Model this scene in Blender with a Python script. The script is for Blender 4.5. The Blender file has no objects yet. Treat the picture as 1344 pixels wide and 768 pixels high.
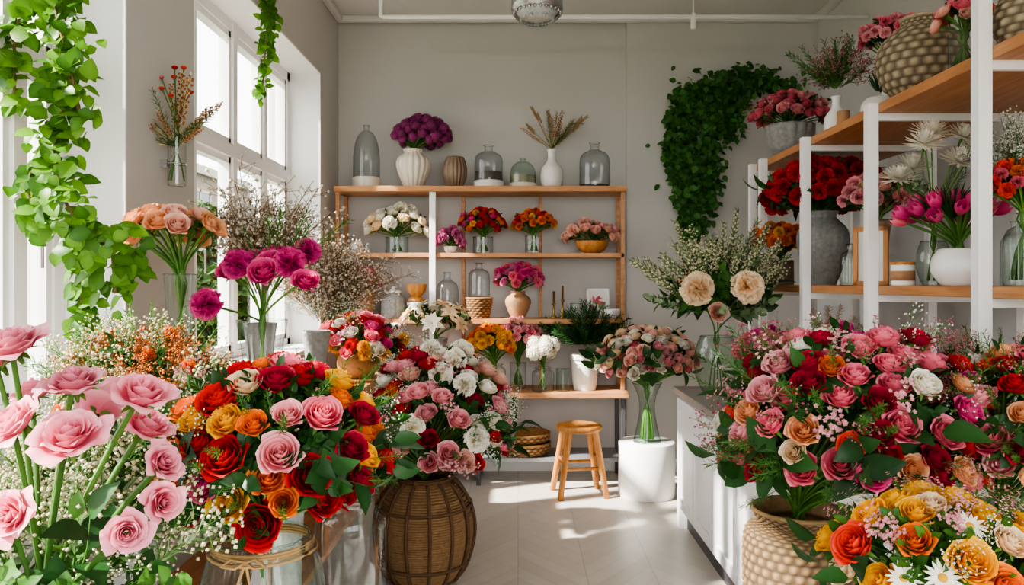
import bpy, math, random
from mathutils import Vector, Matrix, Quaternion
from math import sin, cos, pi, sqrt
random.seed(7)
R = random
SC = bpy.context.scene
COL = SC.collection

def lin(h):
    h = h.lstrip('#')
    o = []
    for i in (0, 2, 4):
        c = int(h[i:i+2], 16) / 255
        o.append(c/12.92 if c <= .04045 else ((c+.055)/1.055)**2.4)
    return (o[0], o[1], o[2], 1)

# ------------------------------------------------------------ materials
def newmat(name):
    m = bpy.data.materials.new(name); m.use_nodes = True
    nt = m.node_tree; nt.nodes.clear()
    out = nt.nodes.new('ShaderNodeOutputMaterial')
    return m, nt, out

def N(nt, t, **kw):
    n = nt.nodes.new(t)
    for k, v in kw.items(): setattr(n, k, v)
    return n

def mixcol(nt, fac, a, b):
    n = nt.nodes.new('ShaderNodeMix'); n.data_type = 'RGBA'
    for idx, val in ((0, fac), (6, a), (7, b)):
        if hasattr(val, 'is_linked') or hasattr(val, 'links'): nt.links.new(val, n.inputs[idx])
        else: n.inputs[idx].default_value = val
    return n.outputs[2]

def solid(name, c, rough=.5, metal=0., var=.12, nscale=6., bump=0., bscale=60., stretch=(1,1,1)):
    m, nt, out = newmat(name)
    p = N(nt, 'ShaderNodeBsdfPrincipled')
    p.inputs['Roughness'].default_value = rough; p.inputs['Metallic'].default_value = metal
    tc = N(nt, 'ShaderNodeTexCoord'); mp = N(nt, 'ShaderNodeMapping')
    mp.inputs['Scale'].default_value = stretch
    nt.links.new(tc.outputs['Object'], mp.inputs['Vector'])
    no = N(nt, 'ShaderNodeTexNoise'); no.inputs['Scale'].default_value = nscale; no.inputs['Detail'].default_value = 5
    nt.links.new(mp.outputs[0], no.inputs['Vector'])
    a = lin(c); b = tuple(x*(1-var*2) for x in a[:3])+(1,)
    nt.links.new(mixcol(nt, no.outputs['Fac'], a, b), p.inputs['Base Color'])
    if bump:
        n2 = N(nt, 'ShaderNodeTexNoise'); n2.inputs['Scale'].default_value = bscale
        nt.links.new(mp.outputs[0], n2.inputs['Vector'])
        bu = N(nt, 'ShaderNodeBump'); bu.inputs['Strength'].default_value = bump; bu.inputs['Distance'].default_value = .01
        nt.links.new(n2.outputs['Fac'], bu.inputs['Height']); nt.links.new(bu.outputs[0], p.inputs['Normal'])
    nt.links.new(p.outputs[0], out.inputs[0])
    return m

def wood(name, c1, c2, stretch=(1, 12, 12)):
    m, nt, out = newmat(name)
    p = N(nt, 'ShaderNodeBsdfPrincipled'); p.inputs['Roughness'].default_value = .5
    tc = N(nt, 'ShaderNodeTexCoord'); mp = N(nt, 'ShaderNodeMapping'); mp.inputs['Scale'].default_value = stretch
    nt.links.new(tc.outputs['Object'], mp.inputs['Vector'])
    no = N(nt, 'ShaderNodeTexNoise'); no.inputs['Scale'].default_value = 3.5; no.inputs['Detail'].default_value = 8
    no.inputs['Distortion'].default_value = .6
    nt.links.new(mp.outputs[0], no.inputs['Vector'])
    cr = N(nt, 'ShaderNodeValToRGB')
    cr.color_ramp.elements[0].position = .35; cr.color_ramp.elements[1].position = .68
    cr.color_ramp.elements[0].color = lin(c1); cr.color_ramp.elements[1].color = lin(c2)
    nt.links.new(no.outputs['Fac'], cr.inputs[0]); nt.links.new(cr.outputs[0], p.inputs['Base Color'])
    nt.links.new(p.outputs[0], out.inputs[0])
    return m

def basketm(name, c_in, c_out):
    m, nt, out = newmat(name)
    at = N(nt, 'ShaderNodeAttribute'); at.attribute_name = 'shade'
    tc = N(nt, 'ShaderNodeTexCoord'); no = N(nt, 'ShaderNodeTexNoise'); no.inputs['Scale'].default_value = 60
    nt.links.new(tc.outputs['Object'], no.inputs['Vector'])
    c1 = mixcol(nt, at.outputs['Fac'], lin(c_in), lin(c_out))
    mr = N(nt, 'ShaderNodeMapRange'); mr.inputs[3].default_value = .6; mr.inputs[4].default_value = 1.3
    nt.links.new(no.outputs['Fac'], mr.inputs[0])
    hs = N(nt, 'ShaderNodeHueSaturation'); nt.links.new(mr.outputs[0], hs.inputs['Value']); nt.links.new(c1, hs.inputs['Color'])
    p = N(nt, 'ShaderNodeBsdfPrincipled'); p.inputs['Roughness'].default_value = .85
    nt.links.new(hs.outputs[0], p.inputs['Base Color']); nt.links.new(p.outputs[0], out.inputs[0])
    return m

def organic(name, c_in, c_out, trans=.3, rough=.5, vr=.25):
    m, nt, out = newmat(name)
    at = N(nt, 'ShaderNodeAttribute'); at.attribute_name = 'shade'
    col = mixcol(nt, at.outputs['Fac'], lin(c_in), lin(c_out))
    oi = N(nt, 'ShaderNodeObjectInfo')
    mr = N(nt, 'ShaderNodeMapRange'); mr.inputs[3].default_value = 1-vr*.6; mr.inputs[4].default_value = 1+vr*.4
    nt.links.new(oi.outputs['Random'], mr.inputs[0])
    hs = N(nt, 'ShaderNodeHueSaturation')
    nt.links.new(mr.outputs[0], hs.inputs['Value']); nt.links.new(col, hs.inputs['Color'])
    p = N(nt, 'ShaderNodeBsdfPrincipled'); p.inputs['Roughness'].default_value = rough
    p.inputs['Specular IOR Level'].default_value = .3
    tr = N(nt, 'ShaderNodeBsdfTranslucent'); mx = N(nt, 'ShaderNodeMixShader'); mx.inputs[0].default_value = trans
    nt.links.new(hs.outputs[0], p.inputs['Base Color']); nt.links.new(hs.outputs[0], tr.inputs['Color'])
    nt.links.new(p.outputs[0], mx.inputs[1]); nt.links.new(tr.outputs[0], mx.inputs[2])
    nt.links.new(mx.outputs[0], out.inputs[0])
    return m

GL = set()
def glassm(name, face, edge, refl=.5):
    m, nt, out = newmat(name)
    lw = N(nt, 'ShaderNodeLayerWeight'); lw.inputs[0].default_value = .25
    tr = N(nt, 'ShaderNodeBsdfTransparent')
    p2 = N(nt, 'ShaderNodeMath', operation='POWER'); p2.inputs[1].default_value = 1.6
    nt.links.new(lw.outputs['Facing'], p2.inputs[0])
    nt.links.new(mixcol(nt, p2.outputs[0], lin(face), lin(edge)), tr.inputs[0])
    gl = N(nt, 'ShaderNodeBsdfGlossy'); gl.inputs['Roughness'].default_value = .04
    pw = N(nt, 'ShaderNodeMath', operation='POWER'); pw.inputs[1].default_value = 2.5
    nt.links.new(lw.outputs['Facing'], pw.inputs[0])
    ma = N(nt, 'ShaderNodeMath', operation='MULTIPLY_ADD'); ma.inputs[1].default_value = refl; ma.inputs[2].default_value = .06
    nt.links.new(pw.outputs[0], ma.inputs[0])
    mx = N(nt, 'ShaderNodeMixShader')
    nt.links.new(ma.outputs[0], mx.inputs[0]); nt.links.new(tr.outputs[0], mx.inputs[1]); nt.links.new(gl.outputs[0], mx.inputs[2])
    nt.links.new(mx.outputs[0], out.inputs[0])
    GL.add(m.name)
    return m

WALL = solid('plaster_grey', 'c2bfbb', .9, var=.02, nscale=2, bump=.05, bscale=80)
WALLR = solid('plaster_pale', 'cac9c8', .9, var=.02, nscale=2, bump=.05, bscale=80)
WHITE = solid('white_paint', 'f0efee', .5, var=.02)
CEIL = solid('ceiling_paint', 'd4d1ce', .9, var=.02)
CAB = solid('cabinet_paint', 'e8e8e9', .4, var=.02)
STONE = solid('grey_stone', '9b9792', .35, var=.15, nscale=14)
SHELFW = wood('oak_shelf', 'ac7444', 'c99262', (1.5, 14, 14))
SHELFY = wood('oak_shelf_long', 'a66d3f', 'c08656', (14, 1.2, 14))
STOOLW = wood('stool_wood', 'a3642a', 'ca8c48', (10, 10, 1.5))
DARKM = solid('dark_metal', '55555a', .45, .6, var=.1)
GREYM = solid('grey_metal_shelf', '8d9094', .45, .4, var=.1)
CHROME = solid('brushed_chrome', 'c9c9cc', .25, .9, var=.05)
CREAM = solid('cream_ceramic', 'e3d8c8', .4, var=.06)
CERW = solid('white_ceramic', 'eceae6', .3, var=.03)
CERG = solid('grey_stoneware', 'a8a8a6', .55, var=.35, nscale=45, bump=.4)
TERR = solid('sandstone_pot', 'b0845e', .8, var=.15, nscale=30, bump=.3)
BROWN = solid('bronze_ceramic', '8d7762', .45, .2, var=.2, nscale=20)
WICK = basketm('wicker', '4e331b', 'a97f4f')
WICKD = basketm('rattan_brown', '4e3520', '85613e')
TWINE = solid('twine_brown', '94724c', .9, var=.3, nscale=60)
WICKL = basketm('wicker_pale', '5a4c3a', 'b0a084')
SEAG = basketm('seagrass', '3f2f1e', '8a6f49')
JUTE = solid('jute_twine', 'b08e5e', .9, var=.2, nscale=60)
SAND = solid('sand_fill', 'b3a58f', .95, var=.3, nscale=80)
PEBB = solid('dark_pebbles', '6a625a', .8, var=.4, nscale=90)
GOLD = solid('brass', 'c9a25e', .3, .9, var=.1)
PAPER = solid('paper', 'e9e5dc', .9, var=.02)
GLASS = glassm('clear_glass', 'fafcfb', '93a5a2')
GLASSG = glassm('greenish_glass', 'eef6f1', '728c7f')
GLASSB = glassm('smoky_glass', 'eff2f3', '7f8b90')
PANE = glassm('window_pane', 'fdfefe', 'f4f8f7', .2)
LEAF = organic('leaf_green', '26501c', '548434', .3, .4)
LEAFD = organic('leaf_dark', '173618', '305c28', .22, .4)
LEAFY = organic('leaf_ivy', '33661a', '7cb032', .45, .4)
LEAFI = organic('leaf_ivy_dark', '25501e', '4e8636', .3, .4)
LEAFS = organic('leaf_sage', '62805a', '9cb088', .3, .6)
RUST = organic('leaf_rust', '9c4a1e', 'd0803c', .3, .6)
STEM = organic('stem_green', '3f6828', '628e3c', .1, .5)
TWIG = organic('twig_brown', '6b5238', '9a7c58', .05, .8)
BUDW = organic('babys_breath_white', 'e9e6da', 'fbfaf5', .3, .6, .1)
BUDB = organic('blossom_beige', 'd2c4ae', 'f1e9dc', .3, .6, .1)
BUDC = organic('cream_bud', 'd9cda8', 'f0e8cf', .3, .6, .1)
BUDP = organic('pink_bud', 'd07a8a', 'f2c0c6', .3, .6)
BUDM = organic('mauve_bud', 'b0506c', 'd68a9a', .3, .6)
YCEN = solid('daisy_centre', 'e0a818', .8, var=.2, nscale=60)
PET = {}
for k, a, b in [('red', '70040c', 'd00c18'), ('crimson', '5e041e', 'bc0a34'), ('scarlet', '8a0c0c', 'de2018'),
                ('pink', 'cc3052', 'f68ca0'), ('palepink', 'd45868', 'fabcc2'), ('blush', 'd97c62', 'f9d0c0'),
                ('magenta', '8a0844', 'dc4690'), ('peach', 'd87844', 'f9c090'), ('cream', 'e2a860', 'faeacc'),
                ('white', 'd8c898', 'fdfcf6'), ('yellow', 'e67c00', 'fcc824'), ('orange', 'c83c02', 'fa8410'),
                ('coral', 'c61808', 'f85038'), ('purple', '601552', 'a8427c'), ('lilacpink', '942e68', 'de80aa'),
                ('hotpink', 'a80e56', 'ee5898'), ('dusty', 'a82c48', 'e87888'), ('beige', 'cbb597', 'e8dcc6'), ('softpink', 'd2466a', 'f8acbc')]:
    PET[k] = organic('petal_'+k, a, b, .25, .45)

def floor_mat():
    m, nt, out = newmat('floor_chevron')
    L = nt.links.new
    tc = N(nt, 'ShaderNodeTexCoord'); sp = N(nt, 'ShaderNodeSeparateXYZ'); L(tc.outputs['Object'], sp.inputs[0])
    def M(op, a, b=None):
        n = N(nt, 'ShaderNodeMath', operation=op)
        for i, v in ((0, a), (1, b)):
            if v is None: continue
            if isinstance(v, (int, float)): n.inputs[i].default_value = v
            else: L(v, n.inputs[i])
        return n.outputs[0]
    W = .34
    pp = M('PINGPONG', sp.outputs['X'], W)
    t = M('DIVIDE', M('ADD', sp.outputs['Y'], M('MULTIPLY', pp, 1.3)), .15)
    fr = M('FRACT', t); fl = M('FLOOR', t)
    col = M('FLOOR', M('DIVIDE', sp.outputs['X'], W))
    seam = M('MAXIMUM', M('LESS_THAN', fr, .035), M('MAXIMUM', M('LESS_THAN', pp, .003), M('GREATER_THAN', pp, W-.003)))
    wn = N(nt, 'ShaderNodeTexWhiteNoise', noise_dimensions='2D')
    cb = N(nt, 'ShaderNodeCombineXYZ'); L(fl, cb.inputs[0]); L(col, cb.inputs[1]); L(cb.outputs[0], wn.inputs['Vector'])
    no = N(nt, 'ShaderNodeTexNoise'); no.inputs['Scale'].default_value = 9; no.inputs['Detail'].default_value = 6
    L(tc.outputs['Object'], no.inputs['Vector'])
    c1 = mixcol(nt, wn.outputs['Value'], lin('c6bfb6'), lin('d8d2ca'))
    c2 = mixcol(nt, no.outputs['Fac'], c1, lin('c3bbb1'))
    c3 = mixcol(nt, M('MULTIPLY', seam, .45), c2, lin('958d84'))
    p = N(nt, 'ShaderNodeBsdfPrincipled'); p.inputs['Roughness'].default_value = .36
    L(c3, p.inputs['Base Color']); L(p.outputs[0], out.inputs[0])
    return m
FLOOR = floor_mat()

# ------------------------------------------------------------ mesh builder
class MB:
    def __init__(s): s.v = []; s.f = []; s.m = []; s.s = []; s.mats = []; s.sm = []
    def mi(s, mat):
        if mat not in s.mats: s.mats.append(mat)
        return s.mats.index(mat)
    def grid(s, fn, nu, nv, mat, closed=False, sh=None, u0=-1, u1=1, smooth=True):
        b = len(s.v); k = s.mi(mat); c = nu if closed else nu+1
        for j in range(nv+1):
            for i in range(c):
                u = u0+(u1-u0)*i/nu; v = j/nv
                s.v.append(tuple(fn(u, v))); s.s.append(1. if sh is None else (sh(u, v) if callable(sh) else sh))
        for j in range(nv):
            for i in range(nu):
                i2 = (i+1) % c if closed else i+1
                s.f.append((b+j*c+i, b+j*c+i2, b+(j+1)*c+i2, b+(j+1)*c+i)); s.m.append(k); s.sm.append(smooth)
    def tube(s, pts, rad, mat, sides=5, sh=.5):
        b = len(s.v); k = s.mi(mat); n = len(pts); pts = [Vector(p) for p in pts]
        for j, p in enumerate(pts):
            d = (pts[min(j+1, n-1)]-pts[max(j-1, 0)])
            if d.length < 1e-9: d = Vector((0, 0, 1))
            d.normalize()
            a = d.cross(Vector((0, 1, 0)) if abs(d.y) < .9 else Vector((1, 0, 0))).normalized(); c = d.cross(a)
            r = rad[j] if isinstance(rad, (list, tuple)) else rad
            for i in range(sides):
                t = 2*pi*i/sides
                s.v.append(tuple(p+a*(r*cos(t))+c*(r*sin(t)))); s.s.append(sh)
        for j in range(n-1):
            for i in range(sides):
                i2 = (i+1) % sides
                s.f.append((b+j*sides+i, b+j*sides+i2, b+(j+1)*sides+i2, b+(j+1)*sides+i)); s.m.append(k); s.sm.append(True)
        for e in (0, n-1):
            s.f.append(tuple(b+e*sides+i for i in range(sides))); s.m.append(k); s.sm.append(False)
    def box(s, x0, x1, y0, y1, z0, z1, mat):
        b = len(s.v); k = s.mi(mat)
        for z in (z0, z1):
            for x, y in ((x0, y0), (x1, y0), (x1, y1), (x0, y1)): s.v.append((x, y, z)); s.s.append(.5)
        for f in ((0, 3, 2, 1), (4, 5, 6, 7), (0, 1, 5, 4), (1, 2, 6, 5), (2, 3, 7, 6), (3, 0, 4, 7)):
            s.f.append(tuple(b+i for i in f)); s.m.append(k); s.sm.append(False)
    def octa(s, p, r, mat, sh=.8):
        b = len(s.v); k = s.mi(mat)
        for d in ((1,0,0),(0,1,0),(-1,0,0),(0,-1,0),(0,0,1),(0,0,-1)):
            s.v.append((p[0]+d[0]*r, p[1]+d[1]*r, p[2]+d[2]*r)); s.s.append(sh)
        for i in range(4):
            s.f.append((b+i, b+(i+1) % 4, b+4)); s.f.append((b+(i+1) % 4, b+i, b+5)); s.m += [k, k]; s.sm += [True, True]
    def lathe(s, prof, mat, segs=40, ribn=0, ribs=0., org=(0, 0, 0), spiral=0.):
        n = len(prof)-1
        zr = max(p[1] for p in prof) or 1
        def fn(u, v):
            r, z = prof[round(v*n)]; a = u*pi
            q = r*(1+ribs*abs(cos(a*ribn/2+spiral*z/zr))) if ribn else r
            return (org[0]+q*cos(a), org[1]+q*sin(a), org[2]+z)
        s.grid(fn, segs, n, mat, closed=True)
    def leaf(s, base, d, n, L, W, mat, droop=.2, fold=.15, nu=2, nv=4, sh=None, wave=0.):
        base = Vector(base); d = Vector(d).normalized(); n = Vector(n)
        side = d.cross(n)
        if side.length < 1e-4: side = d.cross(Vector((.3, .5, .2)))
        side.normalize(); n = side.cross(d).normalized()
        q = R.random() if sh is None else sh
        def fn(u, v):
            w = max(0.02, sin(pi*min(1, v**.8)))**.75
            return base+d*(L*(v-.12*droop*v*v))+side*(u*W*.5*w)+n*(-droop*L*v*v+fold*W*abs(u)*w+wave*W*sin(v*9+u))
        s.grid(fn, nu, nv, mat, sh=lambda u, v: min(1, max(0, q*.8+.2*(1-abs(u)))))
    def build(s, name):
        me = bpy.data.meshes.new(name); me.from_pydata(s.v, [], s.f)
        for m in s.mats: me.materials.append(m)
        me.polygons.foreach_set('material_index', s.m)
        me.polygons.foreach_set('use_smooth', s.sm)
        at = me.attributes.new('shade', 'FLOAT', 'POINT'); at.data.foreach_set('value', s.s)
        me.update(); return me

def smoothprof(p, k=4):
    o = []
    for i in range(len(p)-1):
        p0 = p[max(i-1, 0)]; p1 = p[i]; p2 = p[i+1]; p3 = p[min(i+2, len(p)-1)]
        for j in range(k):
            t = j/k; q = []
            for a in (0, 1):
                q.append(.5*(2*p1[a]+(p2[a]-p0[a])*t+(2*p0[a]-5*p1[a]+4*p2[a]-p3[a])*t*t+(-p0[a]+3*p1[a]-3*p2[a]+p3[a])*t**3))
            o.append((max(.0001, q[0]), q[1]))
    o.append(p[-1]); return o

SH = {
 'bottle': [(.92,.0),(1,.03),(1,.3),(.99,.62),(.8,.76),(.4,.83),(.3,.88),(.3,.97),(.36,1)],
 'urn': [(.5,0),(.52,.03),(.72,.2),(1,.55),(.93,.75),(.6,.88),(.5,.93),(.62,1)],
 'jar': [(.9,0),(.98,.03),(1,.2),(1,.72),(.9,.85),(.66,.91),(.66,.97),(.74,1)],
 'flare': [(.62,0),(.63,.04),(.66,.3),(.74,.65),(1,1)],
 'tall': [(.72,0),(.74,.03),(.7,.3),(.78,.65),(1,1)],
 'bowl': [(.45,0),(.5,.04),(.8,.3),(.96,.65),(1,1)],
 'round': [(.55,0),(.7,.08),(.94,.32),(1,.55),(.93,.78),(.72,1)],
 'cyl': [(.95,0),(.99,.02),(1,.1),(1,.9),(1,1)],
 'hour': [(.95,0),(.9,.05),(.66,.3),(.52,.55),(.62,.78),(1,1)],
 'pear': [(.7,0),(.9,.08),(1,.3),(.85,.52),(.45,.68),(.32,.8),(.36,.94),(.46,1)],
 'pot': [(.72,0),(.75,.03),(.86,.4),(.93,.84),(1,.85),(1,1)],
 'dome': [(1,0),(1,.3),(.97,.5),(.8,.72),(.5,.86),(.24,.9),(.2,.95),(.24,1)],
}
def vase(kind, r, h, mat, ribn=0, ribs=0., segs=40, th=None, spiral=0, fill=None, fillh=0, base=None, band=None):
    mb = MB(); th = th or max(.004, r*.05)
    z0 = 0
    if base: mb.lathe([(.0001,0),(r*1.04,0),(r*1.06,.006),(r*1.06,h*.16),(r*.95,h*.18),(.0001,h*.18)], base, segs); z0 = h*.12
    p = [(a*r, z0+b*(h-z0)) for a, b in smoothprof(SH[kind])]
    if mat.name in GL:   # thin blown glass: one wall, thick rim ring
        prof = [(.0001, z0)]+p
        rr_, zz = p[-1]; mb.tube([(rr_*cos(a*pi/16), rr_*sin(a*pi/16), zz) for a in range(33)], max(.0018, r*.025), mat, 6)
    else:
        prof = [(.0001, z0)]+p+[(max(.0002, a-th), b if b > z0+th else z0+th) for a, b in reversed(p)]+[(.0001, z0+th)]
    mb.lathe(prof, mat, segs, ribn, ribs, spiral=spiral)
    if fill:
        fp = [(max(.0005, a-th*1.2), b) for a, b in p if b <= z0+fillh*h]
        if fp: mb.lathe([(.0001, z0+th*1.5)]+[(a, max(b, z0+th*1.5)) for a, b in fp]+[(.0001, fp[-1][1])], fill, segs)
    if band:
        for k in range(4):
            z = h*band+k*.006; rr = min(p, key=lambda q: abs(q[1]-z))[0]+.002
            mb.tube([(rr*cos(a*pi/12), rr*sin(a*pi/12), z) for a in range(25)], .0035, JUTE, 5)
        z = h*band+.008
        for sx in (-1, 1):
            mb.tube([(0, -rr-.004, z), (sx*.025, -rr-.02, z+.012), (sx*.045, -rr-.018, z-.004), (sx*.02, -rr-.012, z-.01), (0, -rr-.004, z)], .003, JUTE, 5)
            mb.tube([(0, -rr-.004, z), (sx*.012, -rr-.014, z-.04), (sx*.02, -rr-.01, z-.09)], .003, JUTE, 5)
    return mb

def weave(prof, rows, cols, mat, amp=.006, rim=True):
    mb = MB(); p = smoothprof(prof, 8); n = len(p)-1
    def at(t):
        x = t*n; i = min(int(x), n-1); f = x-i
        return p[i][0]*(1-f)+p[i+1][0]*f, p[i][1]*(1-f)+p[i+1][1]*f
    nv = rows*4
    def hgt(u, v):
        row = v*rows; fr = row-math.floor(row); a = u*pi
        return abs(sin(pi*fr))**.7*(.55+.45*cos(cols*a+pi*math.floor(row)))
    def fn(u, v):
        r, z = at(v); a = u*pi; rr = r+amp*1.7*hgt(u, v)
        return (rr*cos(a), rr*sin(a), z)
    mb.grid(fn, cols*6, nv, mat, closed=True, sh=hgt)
    mb.lathe([(q[0]-.008, q[1]) for q in reversed(p)]+[(.0001, p[0][1]+.002)], mat, 32)
    if rim:
        r, z = p[-1]
        mb.tube([(r*cos(a*pi/20), r*sin(a*pi/20), z) for a in range(41)], amp*1.6, mat, 6, .8)
    return mb

# ------------------------------------------------------------ scene helpers
def obj(name, me, loc=(0, 0, 0), parent=None, quat=None, scale=None):
    o = bpy.data.objects.new(name, me); COL.objects.link(o)
    if parent is not None:
        o.parent = parent; loc = Vector(loc)-Vector(parent.location)
    o.location = loc
    if quat is not None: o.rotation_mode = 'QUATERNION'; o.rotation_quaternion = quat
    if scale is not None: o.scale = (scale,)*3 if isinstance(scale, (int, float)) else scale
    return o
def empty(name, loc):
    o = bpy.data.objects.new(name, None); COL.objects.link(o); o.location = loc; o.empty_display_size = .05; return o
def bevel(o, w=.004, s=2):
    b = o.modifiers.new('bevel', 'BEVEL'); b.width = w; b.segments = s; b.limit_method = 'ANGLE'; return o

# ------------------------------------------------------------ flower prototypes
def rosem(mb, mat, n=32, open_=1., seed=0, res=6, big=False):
    rr = random.Random(seed)
    for i in range(n):
        t = i/(n-1); ang = i*2.4+rr.uniform(-.25, .25); ph = rr.uniform(0, 6)
        rm = .06+.74*t**.9; zt = 1.0-.26*t*t*open_-rr.uniform(0, .05)
        lip = max(0, t-.35)*1.5*open_; span = 1.9-1.15*t**.5
        if big: span = 1.75-1.0*t**.6; rm = .09+.72*t**.95; zt = 1.0-.42*t-rr.uniform(0, .08); lip = t*1.35*(1.5 if t > .75 else 1)
        pw = rr.uniform(.85, 1.15)
        def fn(u, v):
            a = v*pi/2; k = max(0, (v-.66)/.34)
            r = rm*sin(a)**.75+.05*t*sin(pi*v); z = zt*(1-cos(a))**.85
            if not big: r *= 1-.2*max(0, v-.55)*(1-t*.6)
            r += lip*(.17 if big else .15)*k*k*pw; z -= lip*(.07 if big else .1)*k*k
            r += .05*u*u*v*(.3+t); z *= 1-.2*u*u*v*v
            z += (.05 if big else .025)*sin(u*5+ph)*k*(t+.1)
            r *= 1+.07*u
            w = (.4+.6*sin(pi/2*min(1, v*1.5)))*(1-.35*k*k)
            q = ang+u*span*w
            return (r*cos(q), r*sin(q), z-.48)
        rs = res if t > .3 else 5
        mb.grid(fn, rs, rs+1, mat, sh=lambda u, v: min(1, max(0, .25*t+.85*v**2.8+.02-.12*(1-abs(u))*v)))  # petal tint gradient, with depth shading painted in: dark bases, light rims
    for i in range(5):
        a = i*2*pi/5
        mb.leaf((.1*cos(a), .1*sin(a), -.48), (cos(a), sin(a), .1), (0, 0, 1), .65, .2, STEM, .3)
    mb.tube([(0, 0, -.9), (0, 0, -.43)], [.05, .14], STEM, 6)

def pomm(mb, mat, n=60, seed=0, w=.42, ruf=.09, pol=1.9, r0=.1, flat=1.):
    rr = random.Random(seed)
    for i in range(n):
        c = 1-(i+.5)/n*(1-cos(pol)); s_ = sqrt(max(0, 1-c*c)); a = i*2.39996+rr.uniform(-.2, .2)
        d = Vector((s_*cos(a), s_*sin(a), c*flat)).normalized()
        e = Vector((rr.uniform(-1, 1), rr.uniform(-1, 1), rr.uniform(-1, 1))); sd = d.cross(e).normalized(); nn = sd.cross(d)
        ln = rr.uniform(.85, 1.05); ph = rr.uniform(0, 6)
        def fn(u, v):
            p = d*(r0+(ln-r0)*v*(1-.12*u*u))+sd*(u*w*(.25+.75*v))+nn*(ruf*sin(u*6+ph)*v+.16*v*v)
            return (p.x, p.y, p.z*flat)
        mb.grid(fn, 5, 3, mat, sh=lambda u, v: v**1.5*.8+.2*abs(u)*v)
    mb.tube([(0, 0, -.9), (0, 0, -.3)], [.05, .3], STEM, 6)

def raym(mb, mat, n, layers, wid, lift, centre, cr=.22, curl=.2, seed=0):
    rr = random.Random(seed)
    for l in range(layers):
        el = lift[0]+(lift[1]-lift[0])*(l/max(1, layers-1)); ln = 1-.12*l if layers < 4 else 1-.6*l/layers
        for i in range(n):
            a = 2*pi*(i+.5*l)/n+rr.uniform(-.08, .08); e = el+rr.uniform(-.1, .1)
            d = Vector((cos(a)*cos(e), sin(a)*cos(e), sin(e))); nn = Vector((-cos(a)*sin(e), -sin(a)*sin(e), cos(e)))
            mb.leaf((0, 0, 0), d, nn, ln*rr.uniform(.9, 1.05), wid, mat, curl, .12, 2, 4, sh=rr.uniform(.5, 1))
    if centre: mb.lathe([(.0001, cr*.6), (cr*.6, cr*.5), (cr, cr*.1), (cr*.8, -cr*.2)], centre, 14)
    mb.tube([(0, 0, -.8), (0, 0, -.02)], [.04, .08], STEM, 5)

def tulipm(mb, mat, seed=0):
    for i in range(6):
        ang = i*pi/3+(.1 if i % 2 else 0); o = 1 if i % 2 else .86
        def fn(u, v):
            r = o*(.62*sin(pi*(.08+.70*v))**.7)+.03*u*u; z = 1.7*v-.7-.25*u*u*v*v
            w = .75*(max(.02, 1-max(0, (v-.55)/.45)**2))
            q = ang+u*w
            return (r*cos(q), r*sin(q), z)
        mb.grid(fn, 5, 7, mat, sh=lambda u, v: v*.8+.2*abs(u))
    mb.tube([(0, 0, -1.1), (0, 0, -.6)], [.06, .2], STEM, 6)

def spray(mb, bud, stem, nb=7, nk=9, br=.022, spread=.38, seed=0, leaf=None, petal=False):
    rr = random.Random(seed)
    mb.tube([(0, 0, 0), (.01, 0, .3), (0, .01, .55)], [.007, .006, .004], stem, 3)
    for b in range(nb):
        z0 = .12+.45*b/nb; a = b*2.4; tip = Vector((cos(a)*spread*rr.uniform(.4, 1), sin(a)*spread*rr.uniform(.4, 1), z0+rr.uniform(.25, .5)))
        st = Vector((0, 0, z0)); mid = st.lerp(tip, .5)+Vector((0, 0, -.03))
        mb.tube([st, mid, tip], .0035, stem, 3)
        for k in range(nk):
            t = rr.uniform(.35, 1); bp = st.lerp(tip, t)
            q = bp+Vector((rr.uniform(-1, 1), rr.uniform(-1, 1), rr.uniform(-.2, 1)))*.11
            mb.tube([bp, q], .0022, stem, 3)
            if petal:
                for m_ in range(5):
                    an = m_*1.257; mb.leaf(q, (cos(an), sin(an), .4), (0, 0, 1), br*1.7, br*1.4, bud, .1, 0, 1, 2)
            else: mb.octa(q, br*rr.uniform(.7, 1.2), bud, rr.random())
        if leaf: mb.leaf(st, tip-st, (0, 0, 1), .18, .05, leaf, .2)

def sprig(mb, lm, n=9, L=.36, W=.2, stem=STEM, seed=0, droop=.25, end=True, up=.8):
    rr = random.Random(seed)
    pts = [Vector((.06*sin(z*2.5), .05*sin(z*3+1)-.04, z)) for z in (0, .25, .5, .75, .95)]
    mb.tube(pts, [.014, .012, .01, .008, .005], stem, 4)
    for i in range(n):
        z = .18+.75*i/n; a = i*2.4; b = Vector((.06*sin(z*2.5), .05*sin(z*3+1)-.04, z))
        mb.leaf(b, (cos(a), sin(a), up), (-.4*cos(a), -.4*sin(a), 1), L*rr.uniform(.8, 1.1)*(1-.25*z), W, lm, droop)
    if end: mb.leaf(pts[-1], (.1, 0, 1), (0, -1, .1), L*.8, W*.8, lm, droop)

def needle(mb, lm, n=60, L=.14, seed=0, W=.016, tilt=.9, bud=None):
    rr = random.Random(seed)
    mb.tube([(0, 0, 0), (.02, 0, .5), (0, .02, 1)], [.01, .008, .004], STEM, 3)
    for i in range(n):
        z = .1+.9*i/n; a = i*2.4+rr.random()
        mb.leaf((0, 0, z), (cos(a), sin(a), tilt), (0, 0, 1), L*(1.15-.5*z), W, lm, .1, 0, 1, 2)
        if bud and z > .3: mb.octa((cos(a)*.035, sin(a)*.035, z), .02, bud, rr.random())

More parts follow.
